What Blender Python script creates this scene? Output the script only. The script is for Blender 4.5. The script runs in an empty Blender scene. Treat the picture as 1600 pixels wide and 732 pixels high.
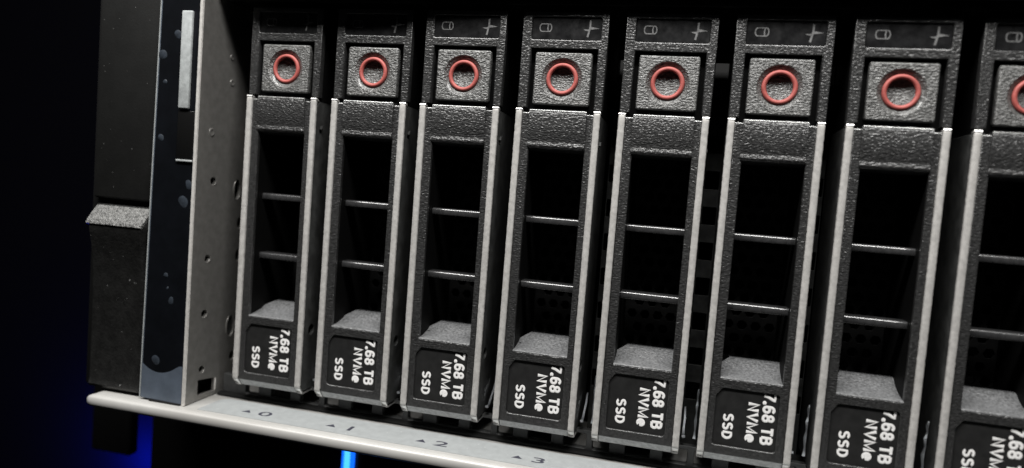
import bpy, bmesh, math, random
from mathutils import Matrix, Vector, noise
random.seed(11)
S = 0.001                                   # everything below is laid out in millimetres
scene = bpy.context.scene
col = scene.collection

# ------------------------------------------------------------------ camera
PX, PY, PZ = 84.064, -121.954, 41.380
EA, EB, EC = 0.243238, 1.507768, 0.0766997
cam_data = bpy.data.cameras.new("camera")
cam = bpy.data.objects.new("camera", cam_data)
col.objects.link(cam)
M = Matrix.Rotation(EA, 4, 'Z') @ Matrix.Rotation(EB, 4, 'X') @ Matrix.Rotation(EC, 4, 'Z')
M.translation = Vector((PX, PY, PZ)) * S
cam.matrix_world = M
cam_data.sensor_width = 36.0
cam_data.lens = 1116.229 / 1600 * 36
cam_data.clip_start = 0.005
cam_data.clip_end = 20
cam_data.dof.use_dof = True
cam_data.dof.focus_distance = 0.126
cam_data.dof.aperture_fstop = 11.0
scene.camera = cam

# ------------------------------------------------------------------ world and lamps
world = bpy.data.worlds.new("World")
scene.world = world
world.use_nodes = True
bg = world.node_tree.nodes["Background"]
bg.inputs[0].default_value = (0.9, 0.95, 1.0, 1)
bg.inputs[1].default_value = 0.006

def area(name, loc, target, size, power, color, size_y=None):
    d = bpy.data.lights.new(name, 'AREA')
    d.shape = 'RECTANGLE' if size_y else 'DISK'
    d.size = size * S
    if size_y: d.size_y = size_y * S
    d.energy = power
    d.color = color
    o = bpy.data.objects.new(name, d)
    col.objects.link(o)
    o.location = Vector(loc) * S
    v = (Vector(target) - Vector(loc)) * S
    o.rotation_euler = v.to_track_quat('-Z', 'Y').to_euler()
    return o

area("tube_lamp", (45, -125, 275), (45, 0, 25), 340, 2.35, (1.0, 0.985, 0.96), 42)
pl = bpy.data.lights.new("blue_glow", 'POINT')
pl.energy = 0.75
pl.color = (0.0, 0.02, 1.0)
pl.shadow_soft_size = 0.008
po = bpy.data.objects.new("blue_glow", pl)
col.objects.link(po)
po.location = Vector((-186, 182, -120)) * S

scene.view_settings.view_transform = 'Standard'
scene.view_settings.look = 'None'
scene.view_settings.gamma = 1
scene.view_settings.use_curve_mapping = False
scene.view_settings.exposure = -0.1
scene.render.engine = 'CYCLES'

# ------------------------------------------------------------------ materials
def mat(name, base, rough=0.5, metal=0.0, spec=0.5, bump=None, mottle=None, specks=None, streak=None,
        rough_var=None, coat=0.0, coat_rough=0.13):
    """bump=(feature mm, strength, depth mm); mottle=(feature mm, amount); specks=(feature mm, threshold, colour)"""
    m = bpy.data.materials.new(name)
    m.use_nodes = True
    nt = m.node_tree
    b = nt.nodes["Principled BSDF"]
    b.inputs["Base Color"].default_value = (*base, 1)
    b.inputs["Roughness"].default_value = rough
    b.inputs["Metallic"].default_value = metal
    b.inputs["Specular IOR Level"].default_value = spec
    b.inputs["Coat Weight"].default_value = coat
    b.inputs["Coat Roughness"].default_value = coat_rough
    tc = nt.nodes.new("ShaderNodeTexCoord")
    geo = nt.nodes.new("ShaderNodeNewGeometry")
    coord = geo.outputs["Position"]          # world position: every copy shows its own grain
    def nz(feature, detail=3.0, stretch=None, rgh=0.6):
        t = nt.nodes.new("ShaderNodeTexNoise")
        t.inputs["Scale"].default_value = 1000.0 / feature
        t.inputs["Detail"].default_value = detail
        t.inputs["Roughness"].default_value = rgh
        if stretch:
            mp = nt.nodes.new("ShaderNodeMapping")
            mp.inputs["Scale"].default_value = stretch
            nt.links.new(coord, mp.inputs[0])
            nt.links.new(mp.outputs[0], t.inputs["Vector"])
        else:
            nt.links.new(coord, t.inputs["Vector"])
        return t.outputs["Fac"]
    cur = None
    def rgb(c):
        n = nt.nodes.new("ShaderNodeRGB"); n.outputs[0].default_value = (*c, 1); return n.outputs[0]
    def mix(fac, a, bb):
        n = nt.nodes.new("ShaderNodeMix"); n.data_type = 'RGBA'
        nt.links.new(fac, n.inputs[0]); nt.links.new(a, n.inputs[6]); nt.links.new(bb, n.inputs[7])
        return n.outputs[2]
    def ramp(fac, lo, hi):
        n = nt.nodes.new("ShaderNodeMapRange")
        n.inputs[1].default_value = lo; n.inputs[2].default_value = hi
        nt.links.new(fac, n.inputs[0]); return n.outputs[0]
    cur = rgb(base)
    if mottle:
        f = ramp(nz(mottle[0], 4), 0.35, 0.65)
        k = mottle[1]
        cur = mix(f, rgb([c * (1 - k) for c in base]), rgb([min(1, c * (1 + k)) for c in base]))
    if streak:
        f = ramp(nz(streak[0], 3, streak[2]), 0.40, 0.66)
        cur = mix(f, cur, rgb(streak[1]))
    if specks:
        f = ramp(nz(specks[0], 2), specks[1], specks[1] + 0.03)
        cur = mix(f, cur, rgb(specks[2]))
    nt.links.new(cur, b.inputs["Base Color"])
    if rough_var:
        f = nz(rough_var[0], 3)
        n = nt.nodes.new("ShaderNodeMapRange")
        n.inputs[1].default_value = 0.3; n.inputs[2].default_value = 0.7
        n.inputs[3].default_value = rough - rough_var[1]; n.inputs[4].default_value = rough + rough_var[1]
        nt.links.new(f, n.inputs[0]); nt.links.new(n.outputs[0], b.inputs["Roughness"])
    if bump:
        bn = nt.nodes.new("ShaderNodeBump")
        bn.inputs["Strength"].default_value = bump[1]
        bn.inputs["Distance"].default_value = bump[2] * S
        nt.links.new(nz(bump[0], 1.2 if len(bump) > 3 else 3, bump[3] if len(bump) > 3 else None, 0.6), bn.inputs["Height"])
        nt.links.new(bn.outputs[0], b.inputs["Normal"])
    return m

def emit(name, c, s):
    m = bpy.data.materials.new(name); m.use_nodes = True
    b = m.node_tree.nodes["Principled BSDF"]
    b.inputs["Base Color"].default_value = (0.02, 0.05, 0.2, 1)
    b.inputs["Emission Color"].default_value = (*c, 1)
    b.inputs["Emission Strength"].default_value = s
    return m

STR = (0.62, 1, 1.25)
PLASTIC = mat("textured black plastic", (0.026, 0.026, 0.026), 0.34, spec=0.6, coat=0.5, coat_rough=0.10, bump=(0.32, 1.0, 0.15, STR), mottle=(0.5, 0.35),
              specks=(0.4, 0.74, (0.10, 0.10, 0.10)))
GRIP = mat("grained black grip plastic", (0.032, 0.032, 0.032), 0.34, spec=0.65, coat=0.4, coat_rough=0.10, bump=(0.33, 1.0, 0.19, STR), mottle=(0.5, 0.35), specks=(0.36, 0.72, (0.13, 0.13, 0.13)))
LEVERTOP = mat("lit scuffed lever top", (0.17, 0.17, 0.165), 0.35, spec=0.8, bump=(0.5, 1.0, 0.8), mottle=(0.6, 0.5))  # overhead light put into the colour, plus pale scuffed grain
BUTTON = mat("textured grey plastic button", (0.092, 0.092, 0.089), 0.36, spec=0.65, coat=0.3, bump=(0.31, 1.0, 0.27, STR), mottle=(0.5, 0.45))
FOOT = mat("highlighted strip end", (0.95, 0.94, 0.92), 0.3, metal=0.85, bump=(0.3, 0.2, 0.02))  # brighter than the strip: highlights on its ends put into the colour
GLINT = mat("plastic edge highlight", (0.22, 0.22, 0.215), 0.25, spec=0.8, coat=1.0, coat_rough=0.16, mottle=(0.9, 0.5))  # paler than the plastic: edge highlight put into the colour
GLINT.node_tree.nodes["Principled BSDF"].inputs["Coat IOR"].default_value = 2.1
UNDER = mat("bounce lit plastic lower edge", (0.50, 0.505, 0.505), 0.4, spec=0.6, bump=(0.42, 0.8, 0.15), mottle=(0.7, 0.2))  # black plastic lightened, bounce from below put into the colour
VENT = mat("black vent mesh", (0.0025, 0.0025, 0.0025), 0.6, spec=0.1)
LEDGE = mat("rough top lit plastic ledge", (0.13, 0.132, 0.135), 0.40, spec=0.55, bump=(0.31, 1.0, 0.17, STR), mottle=(0.4, 0.4))  # frame plastic lightened where it faces up, top light in the colour
DARK = mat("dark plastic body", (0.008, 0.008, 0.008), 0.55, spec=0.3, bump=(0.5, 0.4, 0.05), mottle=(2, 0.3))
SIDE = mat("dark grey side wall", (0.048, 0.049, 0.048), 0.55, spec=0.25, bump=(0.8, 0.3, 0.05), mottle=(2.5, 0.35))
STRIP = mat("painted silver edge", (0.50, 0.487, 0.468), 0.42, metal=0.2, coat=0.6, bump=(0.3, 0.35, 0.03), mottle=(0.7, 0.13),
            specks=(0.4, 0.71, (0.35, 0.34, 0.33)))
BAR = mat("glossy black bar", (0.038, 0.038, 0.039), 0.25, spec=0.7, coat=1.0, bump=(0.6, 0.4, 0.06), mottle=(0.8, 0.2))
RED = mat("red rubber ring", (0.36, 0.080, 0.068), 0.55, spec=0.5, bump=(0.3, 0.25, 0.03), mottle=(0.7, 0.12))
PANEL = mat("smoked icon panel", (0.009, 0.009, 0.0095), 0.3, spec=0.5, mottle=(2, 0.3), rough_var=(1.5, 0.1))
ICON = mat("grey printed icon", (0.135, 0.135, 0.135), 0.5, mottle=(0.4, 0.4))
LABEL = mat("black drive label", (0.012, 0.012, 0.012), 0.55, spec=0.35, mottle=(1.5, 0.25), specks=(0.4, 0.79, (0.15, 0.15, 0.15)))
WHITE = mat("white label print", (0.80, 0.79, 0.78), 0.5, spec=0.3, mottle=(0.35, 0.06))
STEEL = mat("bare galvanised steel", (0.25, 0.243, 0.23), 0.42, metal=0.6, bump=(0.35, 0.5, 0.04), mottle=(1.6, 0.10))
EDGE = mat("cut steel edge", (0.62, 0.60, 0.57), 0.45, metal=0.3, bump=(0.3, 0.4, 0.03), mottle=(0.6, 0.1))
LIP = mat("bright painted steel lip", (0.47, 0.465, 0.447), 0.42, metal=0.1, bump=(0.5, 0.15, 0.02), mottle=(3, 0.04),
          streak=(5.0, (0.40, 0.39, 0.37), (0.15, 1, 1)))
STICK = mat("grey slot number sticker", (0.29, 0.304, 0.306), 0.5, spec=0.4, mottle=(1.6, 0.07), specks=(0.9, 0.72, (0.46, 0.47, 0.47)))
INK = mat("dark blue print", (0.035, 0.035, 0.05), 0.6)
GRILLE = mat("dark grey chassis plastic", (0.048, 0.049, 0.049), 0.5, spec=0.4, bump=(0.6, 0.3, 0.05), mottle=(1.5, 0.2))
EARM = mat("black ear plastic", (0.0055, 0.0056, 0.0053), 0.6, spec=0.25, bump=(0.4, 0.5, 0.05), mottle=(4, 0.2), specks=(0.6, 0.74, (0.16, 0.16, 0.155)))
LEVER = mat("worn black lever plastic", (0.008, 0.008, 0.0077), 0.45, spec=0.4, bump=(0.5, 1.0, 0.10), mottle=(1.5, 0.35), specks=(0.55, 0.74, (0.3, 0.3, 0.3)))
FILM = mat("blue grey film", (0.075, 0.092, 0.118), 0.4, spec=0.4, mottle=(3, 0.12))
PRINT = mat("blue black film print", (0.0030, 0.0036, 0.0050), 0.35, spec=0.35, mottle=(4, 0.2), specks=(0.6, 0.83, (0.2, 0.2, 0.22)))
BUBBLE = mat("pale film bubble", (0.024, 0.030, 0.039), 0.4, mottle=(0.8, 0.25))
PIPE = mat("frosted grey light pipe", (0.36, 0.38, 0.38), 0.4, spec=0.5, bump=(0.5, 0.5, 0.05), mottle=(0.9, 0.15))
GLOSS = mat("glossy black plastic", (0.006, 0.006, 0.006), 0.2, spec=0.5)
CHROME = mat("bright spring steel", (0.75, 0.78, 0.82), 0.4, metal=1.0, bump=(0.7, 0.5, 0.06))
BLACK = mat("matt black steel", (0.006, 0.006, 0.006), 0.6, spec=0.2)
RACK = mat("dark rack paint", (0.003, 0.003, 0.0045), 0.8, spec=0.0)
BLUE = emit("blue led light", (0.005, 0.13, 1.0), 1.6)
BLUECORE = emit("pale blue led core", (0.06, 0.42, 1.0), 1.9)

# ------------------------------------------------------------------ mesh helpers
def link(name, me, m, parent=None, smooth=False, sharp=47):
    me.materials.clear()
    me.materials.append(m)
    me.name = name
    for p in me.polygons: p.use_smooth = True
    if not smooth: me.set_sharp_from_angle(angle=math.radians(sharp))
    o = bpy.data.objects.new(name, me)
    col.objects.link(o)
    if parent is not None: o.parent = parent
    return o

def bm_obj(name, bm, m, parent=None, smooth=False, sharp=47):
    bmesh.ops.recalc_face_normals(bm, faces=bm.faces[:])
    bmesh.ops.scale(bm, vec=(S, S, S), verts=bm.verts[:])
    me = bpy.data.meshes.new(name)
    bm.to_mesh(me); bm.free()
    return link(name, me, m, parent, smooth, sharp)

def add_box(bm, x0, x1, y0, y1, z0, z1, bev=0.0, seg=2):
    b2 = bmesh.new()
    bmesh.ops.create_cube(b2, size=1)
    for v in b2.verts:
        v.co = Vector(((x0 + x1) / 2 + v.co.x * (x1 - x0), (y0 + y1) / 2 + v.co.y * (y1 - y0), (z0 + z1) / 2 + v.co.z * (z1 - z0)))
    if bev > 0:
        bmesh.ops.bevel(b2, geom=b2.edges[:], offset=bev, segments=seg, profile=0.5, affect='EDGES')
    me = bpy.data.meshes.new("t"); b2.to_mesh(me); b2.free()
    bm.from_mesh(me); bpy.data.meshes.remove(me)

def add_prism(bm, prof, x0, x1, bev=0.0):
    """closed (y, z) profile swept along x"""
    b2 = bmesh.new()
    a = [b2.verts.new((x0, y, z)) for y, z in prof]
    c = [b2.verts.new((x1, y, z)) for y, z in prof]
    b2.faces.new(a); b2.faces.new(list(reversed(c)))
    n = len(prof)
    for i in range(n): b2.faces.new((a[i], c[i], c[(i + 1) % n], a[(i + 1) % n]))
    if bev > 0:
        bmesh.ops.recalc_face_normals(b2, faces=b2.faces[:])
        bmesh.ops.bevel(b2, geom=b2.edges[:], offset=bev, segments=2, profile=0.5, affect='EDGES')
    me = bpy.data.meshes.new("t"); b2.to_mesh(me); b2.free()
    bm.from_mesh(me); bpy.data.meshes.remove(me)

FRONT = Matrix(((1, 0, 0, 0), (0, 0, -1, 0), (0, 1, 0, 0), (0, 0, 0, 1)))        # curve x,y -> x,z ; curve z -> -y
SIDEM = Matrix(((0, 0, 1, 0), (1, 0, 0, 0), (0, 1, 0, 0), (0, 0, 0, 1)))         # curve x,y -> y,z ; curve z -> x
FLAT = Matrix.Identity(4)

def curve_mesh(c, mtx):
    o = bpy.data.objects.new("tmp", c)
    col.objects.link(o)
    dg = bpy.context.evaluated_depsgraph_get(); dg.update()
    me = bpy.data.meshes.new_from_object(o.evaluated_get(dg))
    bpy.data.objects.remove(o); bpy.data.curves.remove(c)
    me.transform(Matrix.Scale(S, 4) @ mtx)
    return me

def plate(name, loops, d0, d1, m, parent, mtx=FRONT, bev=0.12):
    """plate with holes: loops = outer, hole, hole...; d0..d1 = extent along the plate normal (y for FRONT, x for SIDEM)"""
    c = bpy.data.curves.new("tmp", 'CURVE')
    c.dimensions = '2D'; c.fill_mode = 'BOTH'
    for lp in loops:
        s = c.splines.new('POLY'); s.points.add(len(lp) - 1)
        for p, (a, b) in zip(s.points, lp): p.co = (a, b, 0, 1)
        s.use_cyclic_u = True
    h = (d1 - d0) / 2
    c.bevel_depth = bev; c.bevel_resolution = 2
    c.extrude = max(h - bev, 0.001); c.offset = -bev
    mid = (d0 + d1) / 2
    T = Matrix.Translation((0, mid, 0)) if mtx is FRONT else Matrix.Translation((mid, 0, 0)) if mtx is SIDEM else Matrix.Translation((0, 0, mid))
    return link(name, curve_mesh(c, T @ mtx), m, parent)

def rrect(x0, x1, z0, z1, r=0.3, n=4, chamfer_tl=0.0):
    pts = []
    for cx, cz, a0, rr in ((x1 - r, z0 + r, -90, r), (x1 - r, z1 - r, 0, r), (x0 + r, z1 - r, 90, r), (x0 + r, z0 + r, 180, r)):
        if a0 == 90 and chamfer_tl:
            k = chamfer_tl
            pts += [(x0 + k * 1.15, z1), (x0 + k * 0.9, z1 - 0.1), (x0 + 0.1, z1 - k * 1.3), (x0, z1 - k * 1.55)]
            continue
        for i in range(n + 1):
            a = math.radians(a0 + 90 * i / n)
            pts.append((cx + rr * math.cos(a), cz + rr * math.sin(a)))
    return pts

def circle(cx, cz, r, n=24, rz=None, jit=0.0):
    return [(cx + (r + random.uniform(-jit, jit)) * math.cos(2 * math.pi * i / n), cz + ((rz or r) + random.uniform(-jit, jit)) * math.sin(2 * math.pi * i / n)) for i in range(n)]

def text_obj(name, body, size, m, parent, mtx, bold=0.0, sx=1.0, ext=0.02, align='LEFT', shear=0.0, spacing=1.0):
    c = bpy.data.curves.new("tmp", 'FONT')
    c.body = body; c.size = size; c.offset = bold; c.extrude = ext; c.align_x = align; c.shear = shear
    c.space_character = spacing
    c.resolution_u = 3
    return link(name, curve_mesh(c, mtx @ Matrix.Diagonal((sx, 1, 1, 1))), m, parent)

def thing(name, label, cat, loc=(0, 0, 0), group=None):
    o = bpy.data.objects.new(name, None); col.objects.link(o)
    o.empty_display_size = 0.005
    o.location = Vector(loc) * S
    o["label"] = label; o["category"] = cat
    if group: o["group"] = group
    return o

def copy_tree(o, parent=None):
    c = o.copy(); col.objects.link(c)
    if parent is not None: c.parent = parent
    for ch in list(o.children): copy_tree(ch, c)
    return c

# ------------------------------------------------------------------ setting: the dark inside of the rack
bm = bmesh.new()
add_box(bm, -420, 420, 200, 206, -300, 300)
o = bm_obj("back_wall", bm, RACK); o["kind"] = "structure"

# ------------------------------------------------------------------ server chassis (everything that stays when a drive is pulled)
P = 17.8
N = 8
XR = 9.2 * P
ch = thing("server_chassis", "bare steel and black plastic server chassis that holds the row of drives", "server", (-6.6, 0, -7.5))
def local(o):                                # children were laid out in world millimetres
    o.location = -Vector((-6.6, 0, -7.5)) * S
    return o

# steel bracket wall with its holes
def star(cy, cz, r):
    return circle(cy, cz, r, 9, jit=r * 0.16)
holes = [star(-0.95, 38.4, .80), star(-1.52, 23.3, .80), star(-1.62, 12.4, .80), star(-1.58, 1.25, .78),
         [(-2.5, -0.75), (2.6, -1.35), (2.6, -4.05), (-2.5, -3.85)],
         circle(6.75, 36.9, 1.15, 18, 2.0), circle(6.75, 8.55, 1.3, 20, 2.2), circle(8.2, 23.2, .9, 14, 1.3),
         circle(8.2, 30.0, .9, 14, 1.2), circle(7.9, 2.1, .9, 14, 1.0)]
wall = plate("side_bracket", [[(-5.9, -4.85), (16, -4.85), (16, 73.6), (-5.9, 75)]] + holes, -7.35, -6.6, STEEL, ch, SIDEM, bev=0.08)
local(wall)
# raw front edge of the sheet, slightly ragged
bm = bmesh.new()
n = 150
rings = []
for i in range(n + 1):
    z = -4.9 + (75 + 4.9) * i / n
    a = 0.06 * noise.noise((z * 2.1, 0, 3)); b = 0.07 * noise.noise((z * 2.7, 5, 1))
    rings.append([bm.verts.new(v) for v in ((-7.30 + a, -5.95, z), (-7.22 + a, -6.22, z), (-6.66 + b, -6.22, z), (-6.58 + b, -5.95, z))])
for i in range(n):
    for k in range(3):
        bm.faces.new((rings[i][k], rings[i][k + 1], rings[i + 1][k + 1], rings[i + 1][k]))
bm.faces.new(rings[0]); bm.faces.new(list(reversed(rings[-1])))
local(bm_obj("bracket_edge", bm, EDGE, ch))
# dimples pressed into the wall
for (y, z, r) in ((-2.05, 47.8, .62), (3.0, 63.0, .42), (3.4, 58.1, .5)):
    bm = bmesh.new()
    prev = None
    for j, (rr, dx) in enumerate(((r * 1.35, 0.004), (r * 1.15, 0.14), (r * 0.9, 0.1), (r * 0.5, 0.03), (r * 0.1, 0.012))):
        cur = [bm.verts.new((-6.6 + dx, y + rr * math.cos(t * math.pi / 10), z + rr * math.sin(t * math.pi / 10))) for t in range(20)]
        if prev:
            for t in range(20): bm.faces.new((prev[t], prev[(t + 1) % 20], cur[(t + 1) % 20], cur[t]))
        prev = cur
    bm.faces.new(prev)
    local(bm_obj("dimple", bm, STEEL, ch, True))
# bright folded rims and the threaded stud seen in the big holes
def rim(y, z, ry, rz, a0, a1, r=0.16, m=EDGE):
    bm = bmesh.new(); prev = None
    for i in range(17):
        a = math.radians(a0 + (a1 - a0) * i / 16)
        c = Vector((-6.55, y + ry * math.cos(a), z + rz * math.sin(a)))
        d = Vector((0, math.cos(a), math.sin(a)))
        k = r * (0.35 + math.sin(math.pi * i / 16))
        cur = [bm.verts.new(c + d * k * math.cos(t * math.pi / 3) + Vector((k * math.sin(t * math.pi / 3), 0, 0))) for t in range(6)]
        if prev:
            for t in range(6): bm.faces.new((prev[t], prev[(t + 1) % 6], cur[(t + 1) % 6], cur[t]))
        prev = cur
    local(bm_obj("hole_rim", bm, m, ch, True))
rim(6.75, 36.9, 1.2, 2.05, 120, 250, .12, STEEL)
rim(6.75, 8.55, 1.35, 2.25, 110, 255, .14, STEEL)
rim(2.65, -2.7, .05, 1.35, -80, 80, .14)
for hy, hz in ((-0.95, 38.4), (-1.52, 23.3), (-1.62, 12.4), (-1.58, 1.25)):
    rim(hy, hz, .84, .86, -60, 60, .09, STEEL)
bm = bmesh.new(); prev = None
for i in range(24):                          # threaded stud inside the lower big hole
    x = -6.95 - i * 0.09
    rr = 1.12 if i % 4 < 2 else 0.92
    cur = [bm.verts.new((x, 7.25 + rr * .85 * math.cos(t * math.pi / 10), 8.4 + rr * 1.4 * math.sin(t * math.pi / 10))) for t in range(20)]
    if prev:
        for t in range(20): bm.faces.new((prev[t], prev[(t + 1) % 20], cur[(t + 1) % 20], cur[t]))
    else: bm.faces.new(cur)
    prev = cur
local(bm_obj("threaded_stud", bm, SIDE, ch))
# dark inner wall behind the bracket so the holes look into a hollow
bm = bmesh.new(); add_box(bm, -16.6, -10.2, -5.2, 60, -4.6, 78); add_box(bm, -16.6, -5.8, 30, 60, -4.6, 78)
local(bm_obj("ear_core", bm, BLACK, ch))

# film on the front of the bracket
film = local(plate("bracket_film", [[(-16.75, -4.55), (-7.38, -4.75), (-7.28, 75), (-15.75, 75)]], -6.06, -5.3, FILM, ch, bev=0.10))
wave = []
for i in range(13):
    t = i / 12
    x = -16.45 + 9.05 * t
    wave.append((x, 2.55 - 1.75 * math.sin(math.pi * min(1, t * 1.12 + .02)) ** 0.8 * (1 - .12 * t) + 1.1 * max(0, t - .8)))
film_print = local(plate("film_print", [wave + [(-7.34, 75), (-15.5, 75)]], -6.10, -6.04, PRINT, ch, bev=0.01))
bubbles = [(-11.8, 65.4, .75), (-15.0, 61.6, .85), (-14.25, 56.5, .42), (-14.6, 46.0, .6), (-8.0, 37.5, .75), (-9.0, 34.2, 1.0), (-12.1, 19.9, .45),
           (-10.7, 15.1, .62), (-11.6, 17.4, .25), (-13.5, 3.2, .85)]
for x, z, r in bubbles:
    bm = bmesh.new(); prev = None
    ph = random.random() * 6
    for rr, d in ((1.0, 0.0), (0.8, 0.05), (0.45, 0.09), (0.05, 0.1)):
        cur = [bm.verts.new((x + r * rr * (1 + .14 * math.sin(2 * a + ph) + .08 * math.sin(3 * a + 2 * ph)) * math.cos(a), -6.102 - d, z + 1.12 * r * rr * (1 + .12 * math.sin(2 * a + ph)) * math.sin(a)))
               for a in (t * math.pi / 9 for t in range(18))]
        if prev:
            for t in range(18): bm.faces.new((prev[t], prev[(t + 1) % 18], cur[(t + 1) % 18], cur[t]))
        prev = cur
    bm.faces.new(prev)
    bm_obj("film_bubble", bm, BUBBLE, film_print, True)
bm = bmesh.new(); add_box(bm, -10.75, -8.5, -6.75, -6.0, 51.6, 69.7, .25, 3)
local(bm_obj("light_pipe", bm, PIPE, ch))
bm = bmesh.new(); add_box(bm, -10.95, -7.45, -6.32, -6.0, 42.2, 51.2, .08, 2)
local(bm_obj("slot_plate", bm, GLOSS, ch))  # black plate stands in for the dark recessed slot
bm = bmesh.new(); add_box(bm, -10.9, -7.4, -6.45, -6.11, 41.75, 42.12, .06, 2)
local(bm_obj("slot_lip", bm, PIPE, ch))
# thin foil edge down the left of the film
bm = bmesh.new()
add_prism(bm, [(-6.16, -4.5), (-5.4, -4.5), (-5.4, 75), (-6.16, 75)], -0.07, 0.07)
for v in bm.verts: v.co.x += -16.82 + (v.co.z + 4.5) / 79.5 * 1.02 + .05 * noise.noise((v.co.z, 0, 0))
local(bm_obj("foil_edge", bm, PIPE, ch))
bm = bmesh.new(); add_box(bm, -14.6, -7.6, -6.3, -5.6, -5.0, -4.62, .08)
local(bm_obj("slit_shade", bm, BLACK, ch))  # black strip added as the shade in the slit below the film

# plastic ear with its lever
bm = bmesh.new(); add_box(bm, -30.6, -16.95, -4.95, 4, 33.5, 80, .35, 3)
local(bm_obj("ear_cover", bm, EARM, ch))
bm = bmesh.new(); add_box(bm, -31.9, -17.1, -3.9, 26, -4.4, 80, .3)
local(bm_obj("ear_body", bm, BLACK, ch))
prof = [(-4.2, 32.3), (-4.6, 31.6), (-4.9, 31.2), (-6.75, 28.55), (-6.85, 28.3), (-6.75, 27.2), (-6.45, 25.8), (-5.9, 23.4), (-5.45, 20.5), (-5.2, 16), (-5.1, 8),
        (-5.1, -2.6), (-5.3, -3.3), (-5.5, -3.7), (-5.3, -4.2), (-4.2, -4.3)]
bm = bmesh.new(); 
xs = [-30.25, -30.0, -29.6, -26, -22, -19, -18.2, -17.75, -17.6]
rows = []
for x in xs:
    e = min((x + 30.25) / .65, (-17.6 - x) / .6, 1.0)
    k = 1 - (1 - e) ** 2 if e < 1 else 1.0
    rows.append([bm.verts.new((x + (0.75 if x > -19 else 0) * max(0, (z - 24) / 8), -4.2 + (y + 4.2) * (0.35 + .65 * k), z)) for y, z in prof])
for i in range(len(xs) - 1):
    for j in range(len(prof)):
        bm.faces.new((rows[i][j], rows[i + 1][j], rows[i + 1][(j + 1) % len(prof)], rows[i][(j + 1) % len(prof)]))
bm.faces.new(rows[0]); bm.faces.new(list(reversed(rows[-1])))
local(bm_obj("release_lever", bm, LEVER, ch, False, 18))

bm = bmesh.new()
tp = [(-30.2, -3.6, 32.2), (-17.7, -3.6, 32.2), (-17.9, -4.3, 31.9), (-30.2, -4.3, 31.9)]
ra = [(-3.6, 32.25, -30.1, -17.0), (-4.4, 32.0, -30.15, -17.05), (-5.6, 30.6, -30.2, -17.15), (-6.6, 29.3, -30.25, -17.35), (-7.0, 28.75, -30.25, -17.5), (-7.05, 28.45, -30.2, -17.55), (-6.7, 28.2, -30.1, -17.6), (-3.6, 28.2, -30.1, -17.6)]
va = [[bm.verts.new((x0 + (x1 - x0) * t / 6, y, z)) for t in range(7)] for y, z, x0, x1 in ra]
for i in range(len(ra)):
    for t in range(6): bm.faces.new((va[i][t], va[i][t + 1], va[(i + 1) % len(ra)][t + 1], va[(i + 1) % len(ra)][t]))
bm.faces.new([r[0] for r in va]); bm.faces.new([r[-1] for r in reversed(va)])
local(bm_obj("lever_lit_top", bm, LEVERTOP, ch))  # pale piece added for the lit, scuffed top of the lever
# bottom ledge with its rolled lip
prof = [(22, -5.0), (-6.6, -5.0), (-7.2, -4.93), (-8.0, -4.96), (-8.4, -5.12), (-8.62, -5.45), (-8.68, -6.0), (-8.66, -6.65), (-8.4, -7.05), (-7.9, -7.2), (-6.8, -6.4), (22, -6.2)]
bm = bmesh.new()
xs = [-27.3, -27.15, -26.8, -26.2, -25.4] + [-25.4 + (XR + 25.4) * i / 60 for i in range(1, 61)]
rows = []
for x in xs:
    e = min((x + 27.3) / 1.6, 1.0); k = math.sqrt(max(0.0, 1 - (1 - e) ** 2))
    kk = 0.25 + 0.75 * k
    rows.append([bm.verts.new((x, (y if y > 0 else -7.6 + (y + 7.6) * kk if y < -6.7 else y) + .03 * noise.noise((x * .4, 0, y)), -6.05 + (z + 6.05) * kk)) for y, z in prof])
for i in range(len(xs) - 1):
    for j in range(len(prof)):
        bm.faces.new((rows[i][j], rows[i + 1][j], rows[i + 1][(j + 1) % len(prof)], rows[i][(j + 1) % len(prof)]))
bm.faces.new(rows[0]); bm.faces.new(list(reversed(rows[-1])))
local(bm_obj("front_lip", bm, LIP, ch, True))
# slot number sticker and its print
st = local(plate("number_sticker", [[(-3.6, -6.3), (XR, -6.3), (XR, 1.75), (-1.6, 1.75), (-2.9, 1.3), (-3.5, .2)]], -4.985, -4.93, STICK, ch, FLAT, bev=0.01))
local_off = 0
for i in range(4):
    x = i * P + 5.2
    c = [(x - 1.0, -3.75), (x + 1.0, -3.75), (x, -2.45)]
    plate("arrow_mark", [c], -4.929, -4.915, INK, st, FLAT, bev=0.002)
    T = Matrix.Translation((i * P + 9.0, -4.2, -4.922))
    text_obj("slot_number", str(i), 3.3, INK, st, T, bold=0.03, sx=1.75, ext=0.006, align='CENTER')

# grille below the drives
holes = []
for i in range(-1, N + 1):
    for a, b in ((-0.75, 2.3), (5.1, 9.5), (11.7, 15.9)):
        holes.append(rrect(i * P + a, i * P + b, -4.3, -1.6, .35, 3))
holes = [h for h in holes if h[0][0] < XR - 2 and min(p[0] for p in h) > -5.5]
local(plate("lower_grille", [[(-6.0, -4.95), (XR, -4.95), (XR, -0.95), (-6.0, -0.95)]] + holes, 4.6, 6.2, GRILLE, ch, bev=0.15))
bm = bmesh.new(); add_prism(bm, [(3.2, -5.0), (2.7, -4.75), (2.8, -4.45), (3.4, -4.3), (4.55, -4.4), (4.55, -5.0)], -6, XR)
local(bm_obj("grille_rail", bm, DARK, ch, False))
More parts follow.
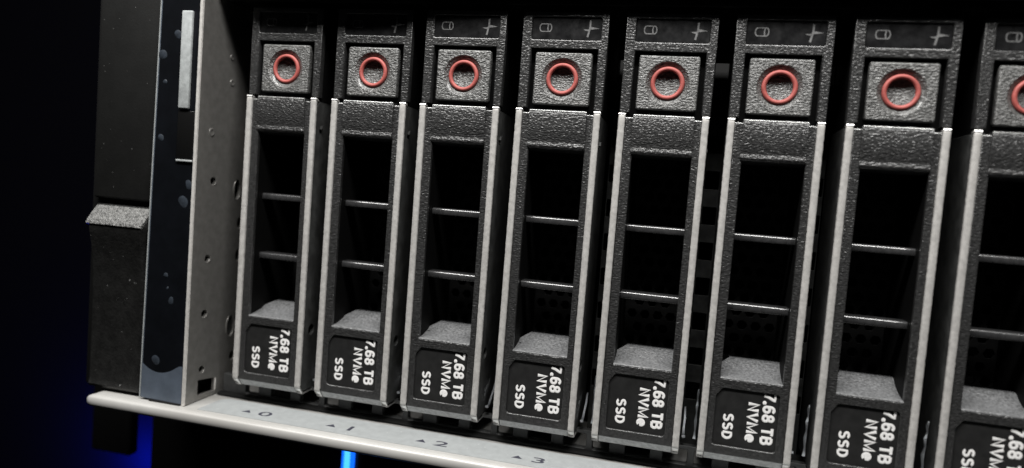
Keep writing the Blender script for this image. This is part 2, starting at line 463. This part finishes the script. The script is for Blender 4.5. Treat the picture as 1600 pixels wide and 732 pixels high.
# chassis roof, with an unseen lip shaped to shade the drive heads
bm = bmesh.new()
add_box(bm, -6.5, XR, 0.4, 40, 73.3, 75.0, .2)
shade_lip_pts = [(-6.5, -3.4), (0, -4.9), (24, -4.9), (42, -3.5), (60, -3.1), (XR, -3.1)]
for (xa, ya), (xb, yb) in zip(shade_lip_pts, shade_lip_pts[1:]):
    vs = [bm.verts.new(c) for c in ((xa, ya, 76.2), (xb, yb, 76.2), (xb, 3, 76.2), (xa, 3, 76.2), (xa, ya, 80), (xb, yb, 80), (xb, 3, 80), (xa, 3, 80))]
    for f in ((3, 2, 1, 0), (4, 5, 6, 7), (0, 1, 5, 4), (2, 3, 7, 6)): bm.faces.new([vs[i] for i in f])
local(bm_obj("top_flange_shade", bm, BLACK, ch))
# perforated uprights between the drive bays
for i in range(0, N):
    gx = i * P + 15.95
    hs = [rrect(gx - 1.2, gx + 1.3, z, z + 3.3, .15, 2) for z in [4.5 + 6.6 * k for k in range(10)]]
    o = local(plate("bay_divider", [[(gx - 1.35, -4), (gx + 1.45, -4), (gx + 1.45, 73), (gx - 1.35, 73)]] + hs, 15.2, 15.8, SIDE, ch, bev=0.05))
bm = bmesh.new(); add_box(bm, -6.5, XR, 44, 46, -5, 75)
local(bm_obj("backplane", bm, BLACK, ch))

# ------------------------------------------------------------------ one drive carrier
LABELS = [
    "leftmost black solid state drive carrier, right beside the steel bracket wall",
    "black drive carrier above the number 1, one away from the bracket wall",
    "black drive carrier above the number 2 printed on the ledge",
    "black drive carrier standing over the printed number 3, fourth from the left",
    "black drive carrier next right of the one above mark 3",
    "third black drive carrier from the right edge, two right of mark 3",
    "black drive carrier just left of the one cut off by the photo edge",
    "rightmost black drive carrier, its red ring cut off by the photo edge"]
GROUP = "solid state drives in a row"
dc = thing("drive_carrier", LABELS[0], "drive", (0, 0, -1), GROUP)
OFF = Vector((0, 0, 1)) * S
def part(o):
    o.location = OFF
    return o

# dark body: tunnel walls, floor block, top block, back
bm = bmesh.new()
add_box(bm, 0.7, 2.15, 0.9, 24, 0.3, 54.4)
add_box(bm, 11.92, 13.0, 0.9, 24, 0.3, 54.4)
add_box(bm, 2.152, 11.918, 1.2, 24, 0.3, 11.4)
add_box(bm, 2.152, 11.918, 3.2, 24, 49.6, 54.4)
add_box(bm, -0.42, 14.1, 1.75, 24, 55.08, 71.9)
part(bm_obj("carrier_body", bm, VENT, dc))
# vent mesh deep in the carrier
hx = []
for r in range(14):
    for c in range(4):
        x = 3.5 + c * 2.4 + (1.2 if r % 2 else 0); z = 14.5 + r * 2.5
        if x < 11.2: hx.append(circle(x, z, .95, 6))
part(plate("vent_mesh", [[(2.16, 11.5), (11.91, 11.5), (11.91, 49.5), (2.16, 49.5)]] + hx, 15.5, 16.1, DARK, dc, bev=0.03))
# front frame with the window and the label pocket
win = rrect(2.15, 11.92, 12.75, 49.0, .25, 3)
pocket = rrect(1.72, 11.72, 1.55, 11.25, .55, 4, chamfer_tl=1.0)
part(plate("front_frame", [[(0.62, 0.0), (13.03, 0.0), (13.03, 54.8), (0.62, 54.8)], win, pocket], 0.0, 0.9, PLASTIC, dc, bev=0.16))
bm = bmesh.new(); add_prism(bm, [(0.12, 0.02), (1.3, -1.35), (5, -1.35), (5, 0.02)], 0.64, 13.01)
part(bm_obj("bottom_edge", bm, UNDER, dc))
# grip plate over the window
bm = bmesh.new()
add_prism(bm, [(0.9, 55.34), (0.06, 55.33), (-.12, 55.27), (-.27, 55.14), (-.37, 54.96), (-.42, 54.70), (-.34, 50.6), (-.12, 50.0), (-.12, 49.75), (-.32, 49.35), (-.28, 49.0), (.05, 48.75), (0.7, 48.6), (3.1, 48.3), (3.1, 55.25)], 1.9, 11.85)
part(bm_obj("grip_plate", bm, GRIP, dc))
# pale beads added as highlights on the grip, frame and strip tops
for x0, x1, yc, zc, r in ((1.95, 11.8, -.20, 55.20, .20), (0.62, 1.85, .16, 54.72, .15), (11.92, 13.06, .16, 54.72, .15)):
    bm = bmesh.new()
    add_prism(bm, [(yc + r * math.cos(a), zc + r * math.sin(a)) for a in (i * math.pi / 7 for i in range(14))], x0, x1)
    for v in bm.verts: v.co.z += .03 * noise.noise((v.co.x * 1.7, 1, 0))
    part(bm_obj("edge_highlight", bm, GLINT, dc))
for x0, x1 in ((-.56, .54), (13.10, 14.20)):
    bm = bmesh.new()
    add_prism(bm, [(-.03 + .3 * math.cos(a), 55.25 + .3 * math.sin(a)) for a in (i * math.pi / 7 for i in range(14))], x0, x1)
    part(bm_obj("strip_top_highlight", bm, FOOT, dc))  # bead added for the highlight on the strip top
# ledge at the foot of the window
bm = bmesh.new()
prof = [(0.02, 12.72), (0.0, 12.85), (0.06, 12.94), (0.2, 12.99), (2, 13.15), (4, 13.6), (5.5, 14.2), (6.8, 15.1), (9, 15.1), (9, 11.45), (0.95, 11.45), (0.95, 12.72)]
add_prism(bm, prof, 2.16, 11.91)
for v in bm.verts:
    if v.co.x < 3 and v.co.y > 6: v.co.x += 1.5
part(bm_obj("window_ledge", bm, LEDGE, dc))
# cross bars
for z in (36.85, 25.15):
    bm = bmesh.new()
    add_prism(bm, [(2.62, z - 1.2), (2.55, z - 1.1), (2.53, z - .42), (2.57, z - .25), (2.67, z - .10), (2.82, z - .02), (3.0, z), (5.2, z), (5.2, z - 1.2)], 2.155, 11.915)
    part(bm_obj("cross_bar", bm, BAR, dc))
# silver edge strips: straight front, bent back at the foot
def strip(x0, x1, seed):
    path = [(0.75, 55.2), (0.5, 55.42), (0.2, 55.5), (-0.18, 55.38), (-0.32, 55.05)]
    k = 110
    path += [(-0.35, 54.9 - (54.9 - 0.45) * i / k) for i in range(k + 1)]
    path += [(-0.3, 0.15), (-0.12, -0.1), (1.0, -1.35), (1.35, -1.5), (5.0, -1.5)]
    bm = bmesh.new(); rows = []
    n = len(path)
    for i, (y, z) in enumerate(path):
        a = path[max(0, i - 1)]; b = path[min(n - 1, i + 1)]
        t = Vector((0, b[0] - a[0], b[1] - a[1])).normalized()
        nrm = Vector((0, t.z, -t.y)) * -1            # inward
        if nrm.y < 0 and abs(nrm.y) > .3: nrm = -nrm
        nrm = Vector((0, 1, 0)) if 5 < i < n - 5 else nrm
        ja = 0.06 * noise.noise((seed, z * 2.3, 0)) + .02 * noise.noise((seed, z * 7, 2))
        jb = 0.06 * noise.noise((seed + 9, z * 2.3, 0)) + .02 * noise.noise((seed + 3, z * 7, 2))
        p = Vector((0, y, z)); w = 0.10
        dn = Vector((0, 0.10, 0)) if i < n - 5 and i > 3 else Vector((0, 0.02, 0.08 if i > 20 else -.08))
        rows.append([bm.verts.new(Vector((x0 + ja, 0, 0)) + p + dn * 5), bm.verts.new(Vector((x0 + ja, 0, 0)) + p + dn),
                     bm.verts.new(Vector((x0 + w + ja, 0, 0)) + p), bm.verts.new(Vector((x1 - w + jb, 0, 0)) + p),
                     bm.verts.new(Vector((x1 + jb, 0, 0)) + p + dn), bm.verts.new(Vector((x1 + jb, 0, 0)) + p + dn * 5)])
    for i in range(n - 1):
        for j in range(5): bm.faces.new((rows[i][j], rows[i][j + 1], rows[i + 1][j + 1], rows[i + 1][j]))
    foot = bmesh.new()
    tail = rows[n - 4:]
    fr = [[foot.verts.new(v.co) for v in r] for r in tail]
    for i in range(len(fr) - 1):
        for j in range(5): foot.faces.new((fr[i][j], fr[i][j + 1], fr[i + 1][j + 1], fr[i + 1][j]))
    bmesh.ops.delete(bm, geom=[v for r in rows[n - 3:] for v in r], context='VERTS')
    part(bm_obj("edge_strip", bm, STRIP, dc))
    part(bm_obj("strip_foot", foot, FOOT, dc))
strip(-0.56, 0.54, 2.0)
strip(13.10, 14.20, 7.0)
# side walls behind the strips
left_holes = [circle(3.2, 11.0, 1.05, 16), circle(2.4, 49.6, .55, 14)]
part(plate("side_wall", [[(0.5, -0.9), (13.5, -0.9), (13.5, 55.0), (1.8, 55.0), (0.5, 54.0)]] + left_holes, 13.25, 14.05, SIDE, dc, SIDEM, bev=0.06))
part(plate("side_wall", [[(0.5, -0.9), (13.5, -0.9), (13.5, 55.0), (1.8, 55.0), (0.5, 54.0)]], -0.45, 0.35, SIDE, dc, SIDEM, bev=0.06))
bm = bmesh.new(); add_prism(bm, [(2.1, 49.9), (2.3, 50.5), (2.7, 50.6), (2.45, 50.2), (2.3, 49.7)], 13.9, 14.4)
part(bm_obj("side_hook", bm, SIDE, dc))
bm = bmesh.new()                              # bent spring contact low in the gap
pth = [(9.4, 4.4), (8.0, 3.0), (6.6, 1.6), (5.4, .75), (4.6, .45), (4.1, .55), (3.9, .85)]
rows = []
for i, (y, z) in enumerate(pth):
    w = .05 + .22 * i / len(pth)
    jx = .12 * noise.noise((i * 1.3, 0, 4))
    rows.append([bm.verts.new((14.75 - w * .5 + jx, y, z)), bm.verts.new((14.95 + w + jx, y, z + .1)), bm.verts.new((14.95 + w + jx, y + .25, z + .25)), bm.verts.new((14.75 - w * .5 + jx, y + .25, z + .15))])
for i in range(len(pth) - 1):
    for j in range(4): bm.faces.new((rows[i][j], rows[i][(j + 1) % 4], rows[i + 1][(j + 1) % 4], rows[i + 1][j]))
bm.faces.new(rows[0]); bm.faces.new(list(reversed(rows[-1])))
part(bm_obj("spring_contact", bm, CHROME, dc))
for side_x, pts in ((-1.0, [(3.4, 9.5, .1), (3.8, 8.6, .22), (3.5, 7.6, .1), (4.2, 6.4, .25), (3.7, 5.2, .12), (4.4, 3.6, .28), (3.9, 2.0, .14), (4.1, .6, .3)]),):
    bm = bmesh.new(); rows = []
    for y, z, w in pts:
        rows.append([bm.verts.new((side_x - w, y, z)), bm.verts.new((side_x + w * .6, y - .1, z + .05)), bm.verts.new((side_x + w * .6, y + .3, z)), bm.verts.new((side_x - w, y + .35, z))])
    for i in range(len(rows) - 1):
        for j in range(4): bm.faces.new((rows[i][j], rows[i][(j + 1) % 4], rows[i + 1][(j + 1) % 4], rows[i + 1][j]))
    bm.faces.new(rows[0]); bm.faces.new(list(reversed(rows[-1])))
    part(bm_obj("spring_contact", bm, CHROME, dc))
# head of the carrier: frame with the button recess and the icon window
outer = [(-0.55, 55.75), (1.15, 55.75), (1.2, 66.0), (12.85, 66.0), (12.9, 55.75), (14.35, 55.75), (14.35, 72.2), (-0.55, 72.2)]
part(plate("head_frame", [outer, rrect(1.05, 13.15, 67.45, 71.35, .3, 3)], 0.25, 1.7, PLASTIC, dc, bev=0.15))
ip = part(plate("icon_panel", [rrect(1.08, 13.12, 67.5, 71.3, .25, 3)], 0.5, 1.6, PANEL, dc, bev=0.08))
cyl = []
for i in range(9):
    a = math.radians(90 + 180 * i / 8); cyl.append((2.75 + .42 * math.cos(a), 69.5 + .72 * math.sin(a)))
for i in range(9):
    a = math.radians(-90 + 180 * i / 8); cyl.append((4.15 + .42 * math.cos(a), 69.5 + .72 * math.sin(a)))
inner = [(3.45 + (x - 3.45) * .84, 69.5 + (z - 69.5) * .78) for x, z in cyl]
plate("drive_icon", [cyl, inner], 0.46, 0.5, ICON, ip, bev=0.004)
plate("drive_icon", [[(3.78, 68.95), (3.98, 68.95), (3.9, 69.5), (3.98, 70.05), (3.78, 70.05), (3.7, 69.5)]], 0.46, 0.5, ICON, ip, bev=0.004)
plate("activity_icon", [[(9.95, 69.30), (10.45, 69.10), (10.85, 69.02), (10.62, 68.08), (10.95, 67.98), (11.15, 69.05), (11.22, 69.30), (12.75, 69.50), (11.62, 69.74), (11.28, 69.80), (11.32, 70.82), (11.0, 70.86), (11.0, 69.7), (10.92, 69.36)]],
      0.46, 0.5, ICON, ip, bev=0.004)
# release button: plate with a round dish and a red ring
BX, BZ, BR = 6.95, 60.85, 3.3
bt = part(plate("release_button", [rrect(2.05, 11.95, 56.35, 65.3, .35, 4), circle(BX, BZ, BR + .12, 40)], 0.3, 1.72, BUTTON, dc, bev=0.22))
bm = bmesh.new(); prev = None
for rr, y in ((BR + .3, 0.38), (3.0, 0.72), (2.75, 1.15), (2.1, 1.25), (1.5, 1.42), (0.8, 1.54), (0.05, 1.58)):
    cur = [bm.verts.new((BX + rr * math.cos(t * math.pi / 20), y, BZ + rr * math.sin(t * math.pi / 20))) for t in range(40)]
    if prev:
        for t in range(40): bm.faces.new((prev[t], prev[(t + 1) % 40], cur[(t + 1) % 40], cur[t]))
    prev = cur
bm.faces.new(prev)
bm_obj("button_dish", bm, BUTTON, bt, True)
bm = bmesh.new(); R0, r0 = 2.42, 0.38
vs = [[bm.verts.new((BX + (R0 + r0 * math.cos(b)) * math.cos(a), 0.86 + r0 * math.sin(b), BZ + (R0 + r0 * math.cos(b)) * math.sin(a)))
       for b in (j * math.pi / 5 for j in range(10))] for a in (i * math.pi / 24 for i in range(48))]
for i in range(48):
    for j in range(10): bm.faces.new((vs[i][j], vs[(i + 1) % 48][j], vs[(i + 1) % 48][(j + 1) % 10], vs[i][(j + 1) % 10]))
bm_obj("red_ring", bm, RED, bt, True)
# heavy sans lettering: strokes in a cell of cap height 1
def arc(cx, cy, rx, ry, a0, a1, n=12):
    return [(cx + rx * math.cos(math.radians(a0 + (a1 - a0) * i / n)), cy + ry * math.sin(math.radians(a0 + (a1 - a0) * i / n))) for i in range(n + 1)]
h = 0.105
GLYPH = {
    '7': (.56, [[(0.03, 1 - h), (.53, 1 - h), (.50, .80), (.30, .40), (.20, h * .6)]]),
    '.': (.24, [arc(.12, h * 1.05, .055, .045, 0, 360, 12)]),
    '6': (.60, [arc(.30, .33, .22, .225, 0, 360, 18), [(.085, .36)] + arc(.32, .60, .235, .30, 175, 40, 10)]),
    '8': (.60, [arc(.30, .30, .215, .20, 0, 360, 18), arc(.30, .71, .185, .185, 0, 360, 18)]),
    ' ': (.26, []),
    'T': (.60, [[(.02, 1 - h), (.58, 1 - h)], [(.30, 1 - h), (.30, h * .6)]]),
    'B': (.66, [[(.10, h), (.10, 1 - h)], [(.10, 1 - h), (.34, 1 - h)] + arc(.36, .72, .17, .175, 90, -90, 8) + [(.10, .53)], [(.34, .53)] + arc(.38, .32, .19, .215, 90, -90, 8) + [(.10, h)]]),
    'N': (.70, [[(.10, h * .6), (.10, 1 - h * .7), (.56, h * .7), (.56, 1 - h * .6)]]),
    'V': (.64, [[(.05, 1 - h * .6), (.32, h * .8), (.59, 1 - h * .6)]]),
    'M': (.84, [[(.10, h * .6), (.10, 1 - h * .7), (.42, h * 1.6), (.74, 1 - h * .7), (.74, h * .6)]]),
    'e': (.60, [[(.10, .37), (.50, .37)] + arc(.30, .37, .205, .265, 0, 315, 16)]),
    'S': (.62, [arc(.31, .72, .20, .185, 25, 270, 12) + arc(.31, .315, .215, .21, 90, -155, 12)]),
    'D': (.68, [[(.10, h), (.10, 1 - h), (.28, 1 - h)] + arc(.28, .5, .27, .5 - h, 90, -90, 14) + [(.28, h), (.10, h)]]),
}
def lettering(name, body, cap, width, m, parent, mtx, stroke=0.22, thick=0.02):
    """strokes of the given weight, squeezed so that the whole word is `width` long"""
    adv = sum(GLYPH[c][0] for c in body) + .09 * (len(body) - 1)
    c = bpy.data.curves.new("tmp", 'CURVE'); c.dimensions = '3D'
    c.bevel_depth = stroke / 2; c.bevel_resolution = 2; c.use_fill_caps = True
    x = 0.0
    for g in body:
        w, strokes = GLYPH[g]
        for st_ in strokes:
            sp = c.splines.new('POLY'); sp.points.add(len(st_) - 1)
            closed = len(st_) > 10 and math.dist(st_[0], st_[-1]) < 1e-4
            for p, (a, b) in zip(sp.points, st_): p.co = (x + a, b, 0, 1)
            if closed: sp.use_cyclic_u = False
        x += w + .09
    sx = width / adv
    return link(name, curve_mesh(c, mtx @ Matrix.Diagonal((sx, cap, thick / (stroke / 2), 1))), m, parent)
# drive label with its print, reading downwards
lb = part(plate("drive_label", [rrect(1.7, 11.74, 1.53, 11.27, .5, 4, chamfer_tl=1.0)], 0.35, 0.8, LABEL, dc, bev=0.02))
def down(x, z):                               # text x -> -z, text up -> +x, facing -y
    return Matrix.Translation((x, 0.33, z)) @ FRONT @ Matrix.Rotation(-math.pi / 2, 4, 'Z')
lettering("capacity_print", "7.68 TB", 2.0, 8.6, WHITE, lb, down(9.2, 11.15))
lettering("interface_print", "NVMe", 1.9, 6.6, WHITE, lb, down(6.85, 9.25), stroke=0.25)
lettering("type_print", "SSD", 1.7, 4.35, WHITE, lb, down(3.15, 6.9))

for i in range(1, N):
    c = copy_tree(dc)
    c.location = Vector((i * P + random.uniform(-.06, .06), random.uniform(-.1, .12), -1 + random.uniform(-.06, .06))) * S
    c.rotation_euler = (random.uniform(-.0012, .0012), random.uniform(-.002, .002), random.uniform(-.003, .003))
    for p_ in c.children:
        if p_.name.startswith("drive_label"):
            p_.location = p_.location + Vector((random.uniform(-.05, .05), 0, random.uniform(-.06, .06))) * S
    c["label"] = LABELS[i]

# ------------------------------------------------------------------ machine below, its light bar, and the rack post
sv = thing("lower_server", "black server front in shadow below the bright steel lip", "server", (40, 20, -60))
off = -Vector((40, 20, -60)) * S
bm = bmesh.new(); add_box(bm, -37.5, 200, 22, 60, -60, -9.5, .5)
bm_obj("front_panel", bm, VENT, sv).location = off
bm = bmesh.new(); add_box(bm, -54, -42.7, 21, 24, -30.5, -8.8, .6)
bm_obj("ear", bm, VENT, sv).location = off
bm = bmesh.new(); add_box(bm, 17.2, 18.6, 20.5, 22.4, -60, -9.6, .3)
bm_obj("trim_strip", bm, GRILLE, sv).location = off
bar = thing("light_bar", "glowing blue upright light bar below the lip under mark 1", "light", (15, 20, -60))
off = -Vector((15, 20, -60)) * S
bm = bmesh.new(); add_box(bm, 13.8, 16.4, 20.2, 21.9, -60, -9.7, .3)
bm_obj("light_housing", bm, BLUE, bar).location = off
bm = bmesh.new(); add_box(bm, 14.6, 15.9, 19.9, 20.3, -60, -9.7, .12)
bm_obj("light_core", bm, BLUECORE, bar).location = off
